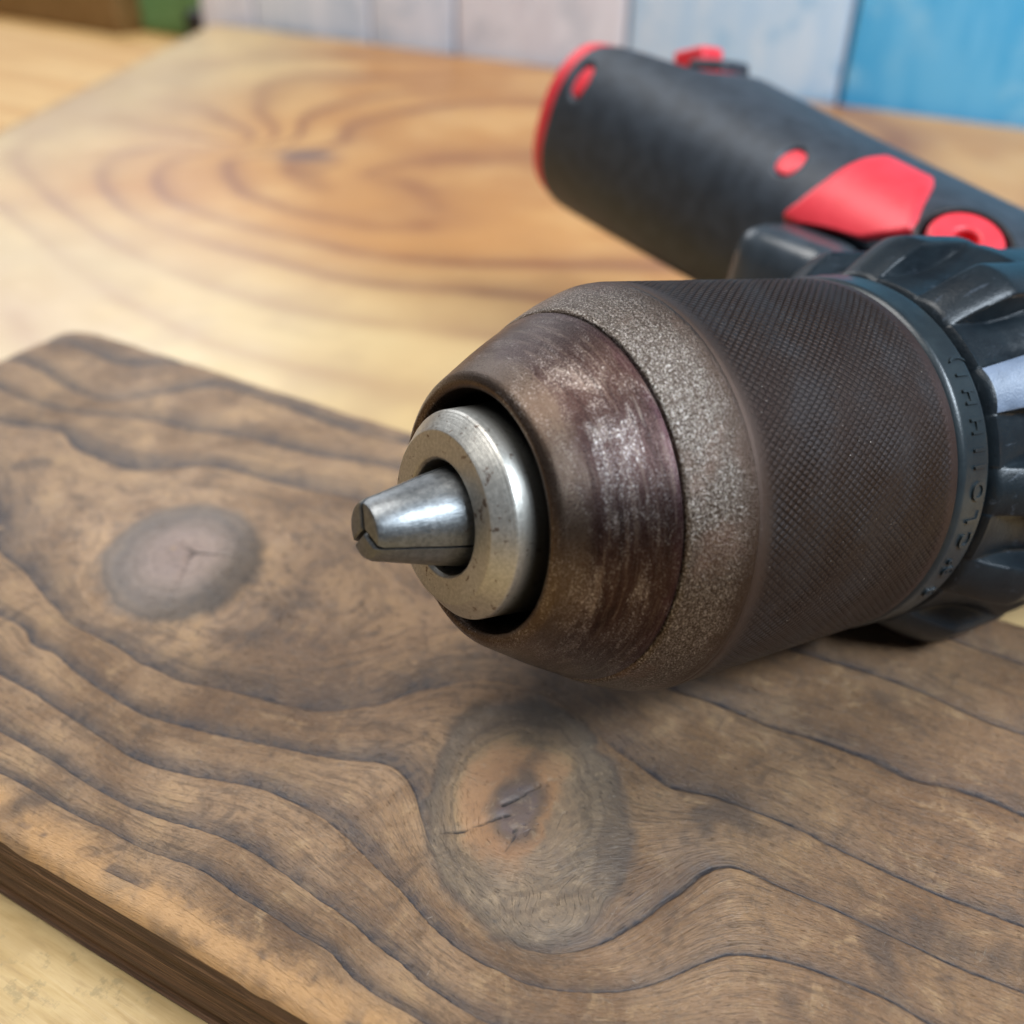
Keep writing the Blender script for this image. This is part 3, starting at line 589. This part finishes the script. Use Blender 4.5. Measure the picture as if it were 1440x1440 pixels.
valley = 25.0 + 1.0 * np.clip((S - 52) / 8, 0, 1) + 3.6 * np.clip((S - 59) / 12, 0, 1) ** 1.4 - .5 * np.exp(-((np.abs(dl) - 8.6) / 1.4) ** 2) * np.clip((S - 53) / 6, 0, 1) * np.clip((70 - S) / 6, 0, 1)
lug = 25.35 + 5.0 * (rise * 1.15 - .15 * rise ** 3) - .012 * dl ** 2
lug -= 1.3 * np.clip((S - 73) / 2, 0, 1) ** 2
R = valley + (lug - valley) * up_
R -= 1.1 * np.clip((51.6 - S) / .6, 0, 1) ** 1.5
R[0] = 23.0; R[-1] = 26.0
V = np.stack([S, R * np.cos(T), R * np.sin(T)], -1).reshape(-1, 3)
F = grid_faces(nt, len(sv), True)
me = fast_mesh('torque_collar', V, F)
mi = np.zeros(len(F), np.int32); fc = V[F].mean(1); fa = np.degrees(np.arctan2(fc[:, 2], fc[:, 1])) % 360
mi[(np.abs(fa - 136) < 6.9) & (fc[:, 0] > 51.9)] = 1                      # one lug has the lamp's bluish reflection put into its colour
tc = link('torque_collar', me, [GEARB, LUG_SHEEN], drill); me.polygons.foreach_set('material_index', mi)
md = tc.modifiers.new('e', 'EDGE_SPLIT'); md.split_angle = math.radians(38)
lathe('inner_spindle_ring', [(49.0, 23.2), (49.0, 23.6), (52, 23.6), (52, 20)], 96, BLACKP, drill)
prof = fillet([(74.6, 22), (74.6, 27.2), (76, 28.2), (95, 28.6), (104, 27.6), (160, 27.2), (176, 24.5), (180, 12), (180, .1)], [0, .5, 1, 3, 3, 5, 5, 3, 0])
lathe('motor_housing', dense(prof, 3), 120, GEARB, drill)

# handle: soft grip shell, open at the battery end with a notch
PHI = math.radians(8.5); HE = 133.9
def surf(h, deg_, off=0.):
    h = np.asarray(h, float); t = np.radians(np.asarray(deg_, float)); w = h / HE
    s = 123.4 + (116.8 - 123.4) * w; a = 24.7 + 1.6 * w + off; b = 18.7 + 4.6 * w + off; n = 5.7 * (1 - w)
    bulge = .6 * np.sin(w * 9); a = a + bulge * .6; b = b + bulge * .3
    ct, st = np.cos(t), np.sin(t); e = 2 / 2.5
    x = np.sign(ct) * np.abs(ct) ** e * a; y = np.sign(st) * np.abs(st) ** e * b
    N_ = n + y
    return np.stack([s + x, h * math.cos(PHI) - N_ * math.sin(PHI), h * math.sin(PHI) + N_ * math.cos(PHI)], -1)
def end_h(deg_):
    x = (np.asarray(deg_, float) - 40 + 180) % 360 - 180
    dip = 28 * (1 / (1 + np.exp(-(x + 75) / 4.))) * (1 / (1 + np.exp((x - 76) / 4.)))
    return HE - dip
nu_, nv_ = 360, 230
dg_ = np.arange(nu_) * 360. / nu_; v_ = np.linspace(0, 1, nv_); VV, DD = np.meshgrid(v_, dg_, indexing='ij')
HH = VV * end_h(DD)
win = [(128.0, 154., 2.3, 11.5), (67.5, 137., 2.8, 11.0)]
off = np.zeros_like(HH)
for (h0, d0, hh_, dd_) in win:
    e_ = np.hypot((HH - h0 - (DD - d0) * -.07) / hh_, (DD - d0) / dd_); off -= 1.5 * np.clip((1.15 - e_) / .3, 0, 1)
off -= 1.9 * np.clip((DD - 160) / 2.5, 0, 1) * np.clip((171 - DD) / 5, 0, 1) * np.clip((HH - 34) / 4, 0, 1) * np.clip((57.5 - HH) / 3, 0, 1)
rim = np.clip((VV - .988) / .012, 0, 1); off -= .8 * rim ** 2
V = surf(HH, DD, off).reshape(-1, 3)
inner = surf(end_h(dg_) - 1.0, dg_, -3.2); inner2 = surf(end_h(dg_) * .55, dg_, -3.4)
V = np.concatenate([V, inner, inner2]); F = grid_faces(nu_, nv_ + 2, True)
me = fast_mesh('handle_grip', V, F); grip = link('handle_grip', me, RUBBER, drill)
# red liner
vl = np.array([.3, .8, .97, 1.0, 1.012, 1.0, .9, .4]); ol = np.array([-2.6, -2.4, -1.6, -.75, -1.1, -3.6, -3.9, -4.0])
rows = []
for v0, o0 in zip(vl, ol): rows.append(surf(end_h(dg_) * v0 + (2.3 if .99 < v0 else 0), dg_, o0))
me = fast_mesh('handle_liner', np.concatenate(rows), grid_faces(nu_, len(rows), True)); link('handle_liner', me, RED, drill)
# red battery latch beside the notch and its black shroud
def surf_patch(name, h0, h1, d0, d1, off0, off1, mat, parent, nh=14, nd=14, rnd=.28, lo=None, hi=None):
    rows = []; uu = np.linspace(d0, d1, nd)
    for k, (sc, of) in enumerate(((1.0, off0), (1.0, off1 - .5), (.985, off1 - .12), (.95, off1))):
        pass
    hs = np.linspace(0, 1, nh); HHp = np.zeros((nh, nd)); DDp = np.zeros((nh, nd))
    for j, dgg in enumerate(uu):
        l_ = lo(dgg) if lo else h0; t_ = hi(dgg) if hi else h1
        if not lo:
            q_ = 2 * (j / (nd - 1)) - 1; k2 = (1 - abs(q_) ** (1 / rnd)) ** rnd if abs(q_) < 1 else 0; k2 = max(k2, .12); c_ = (h0 + h1) / 2
            l_, t_ = c_ - (h1 - h0) / 2 * k2, c_ + (h1 - h0) / 2 * k2
        HHp[:, j] = l_ + (t_ - l_) * hs; DDp[:, j] = dgg
    bx = np.minimum.reduce([np.broadcast_to(hs[:, None], HHp.shape), 1 - np.broadcast_to(hs[:, None], HHp.shape), np.broadcast_to(((uu - d0) / (d1 - d0))[None], HHp.shape), 1 - np.broadcast_to(((uu - d0) / (d1 - d0))[None], HHp.shape)])
    OO = off1 - (off1 - off0) * .5 * np.clip(1 - bx * (nh - 1) / 1.2, 0, 1) ** 2
    top = surf(HHp, DDp, OO).reshape(-1, 3); F = grid_faces(nd, nh, flip=True)
    lp = np.array(list(range(nd)) + [r_ * nd + nd - 1 for r_ in range(1, nh)] + [(nh - 1) * nd + c for c in range(nd - 2, -1, -1)] + [r_ * nd for r_ in range(nh - 2, 0, -1)])
    low = surf(HHp.ravel()[lp], DDp.ravel()[lp], off0)
    V = np.concatenate([top, top[lp], low]); F2 = grid_faces(len(lp), 2, True, off=len(top), flip=False)
    return link(name, fast_mesh(name, V, np.concatenate([F, F2])), mat, parent)
for (h0, d0, hh_, dd_) in win:
    surf_patch('grip_window', h0 - hh_, h0 + hh_, d0 - dd_, d0 + dd_, -3, -.55, RED, drill, rnd=.5)
LOx, LOy = [100, 104, 114, 127, 136, 142, 147, 152, 158, 161, 165, 169], [47, 42.8, 40.3, 37.6, 35.6, 34.2, 35.9, 38.3, 41, 48, 54, 57.2]
HIx, HIy = [100, 104, 114, 128, 140, 149, 157, 165, 169], [52, 55.7, 56.6, 57, 57.3, 57.9, 58.6, 59.4, 58.8]
surf_patch('red_side_panel', 0, 0, 100, 169, -2, 1.3, RED, drill, nh=24, nd=56, lo=lambda d: float(np.interp(d, LOx, LOy)), hi=lambda d: float(np.interp(d, HIx, HIy)))
def local_box(name, c, size, r, mat, parent, rot=(0, 0, 0), segs=4):
    o = rbox(name, -size[0] / 2, size[0] / 2, -size[1] / 2, size[1] / 2, -size[2] / 2, size[2] / 2, r, mat, parent, segs)
    o.location = Vector(c) * MM; o.rotation_euler = [math.radians(a) for a in rot]; return o
local_box('battery_latch', tuple(surf(109.5, 66, -2.0) + np.array([-8, 12, 1.])), (7.5, 10, 9), 1.3, RED, drill, (-18, 0, 0))
local_box('latch_cover', tuple(surf(102.0, 62, .6) + np.array([-11, 13, 1.])), (10, 12, 5), 2.0, RUBBER, drill, (-8, 0, 0))
local_box('trigger', (91, 47, 9), (18, 22, 18), 6.5, TRIG, drill, (0, 0, 8))
# screw boss on the red housing
bc = Vector((98.5, 20.0, 25.0)); bax = Vector((-.42, -.32, .85)).to_track_quat('Z', 'Y').to_euler()
def boss(name, prof, n, mat, parent):
    prof = np.array(prof, float); t = np.linspace(0, 2 * np.pi, n, endpoint=False)
    V = np.stack([np.outer(prof[:, 1], np.cos(t)).ravel(), np.outer(prof[:, 1], np.sin(t)).ravel(), np.repeat(prof[:, 0], n)], 1)
    return link(name, fast_mesh(name, V, grid_faces(n, len(prof), True)), mat, parent)
bs = boss('screw_boss', fillet([(-14, 7.0), (0, 6.7), (.7, 6.0), (.7, 2.6), (.3, 2.1), (-5, 2.0)], [0, .6, .5, .4, .2, 0]), 56, RED, drill)
bs.location = bc * MM; bs.rotation_euler = bax
boss('screw_hole', [(-4, 2.3), (-4, .02)], 24, BLACKP, bs)
sh = boss('boss_gap_ring', fillet([(-16, 8.9), (-.7, 8.9), (0, 8.5), (0, 7.7), (-4, 7.4), (-14, 7.4)], [0, .6, .5, .3, .2, 0]), 56, BLACKP, drill)  # black ring standing in for the dark gap round the boss
sh.location = bc * MM; sh.rotation_euler = bax
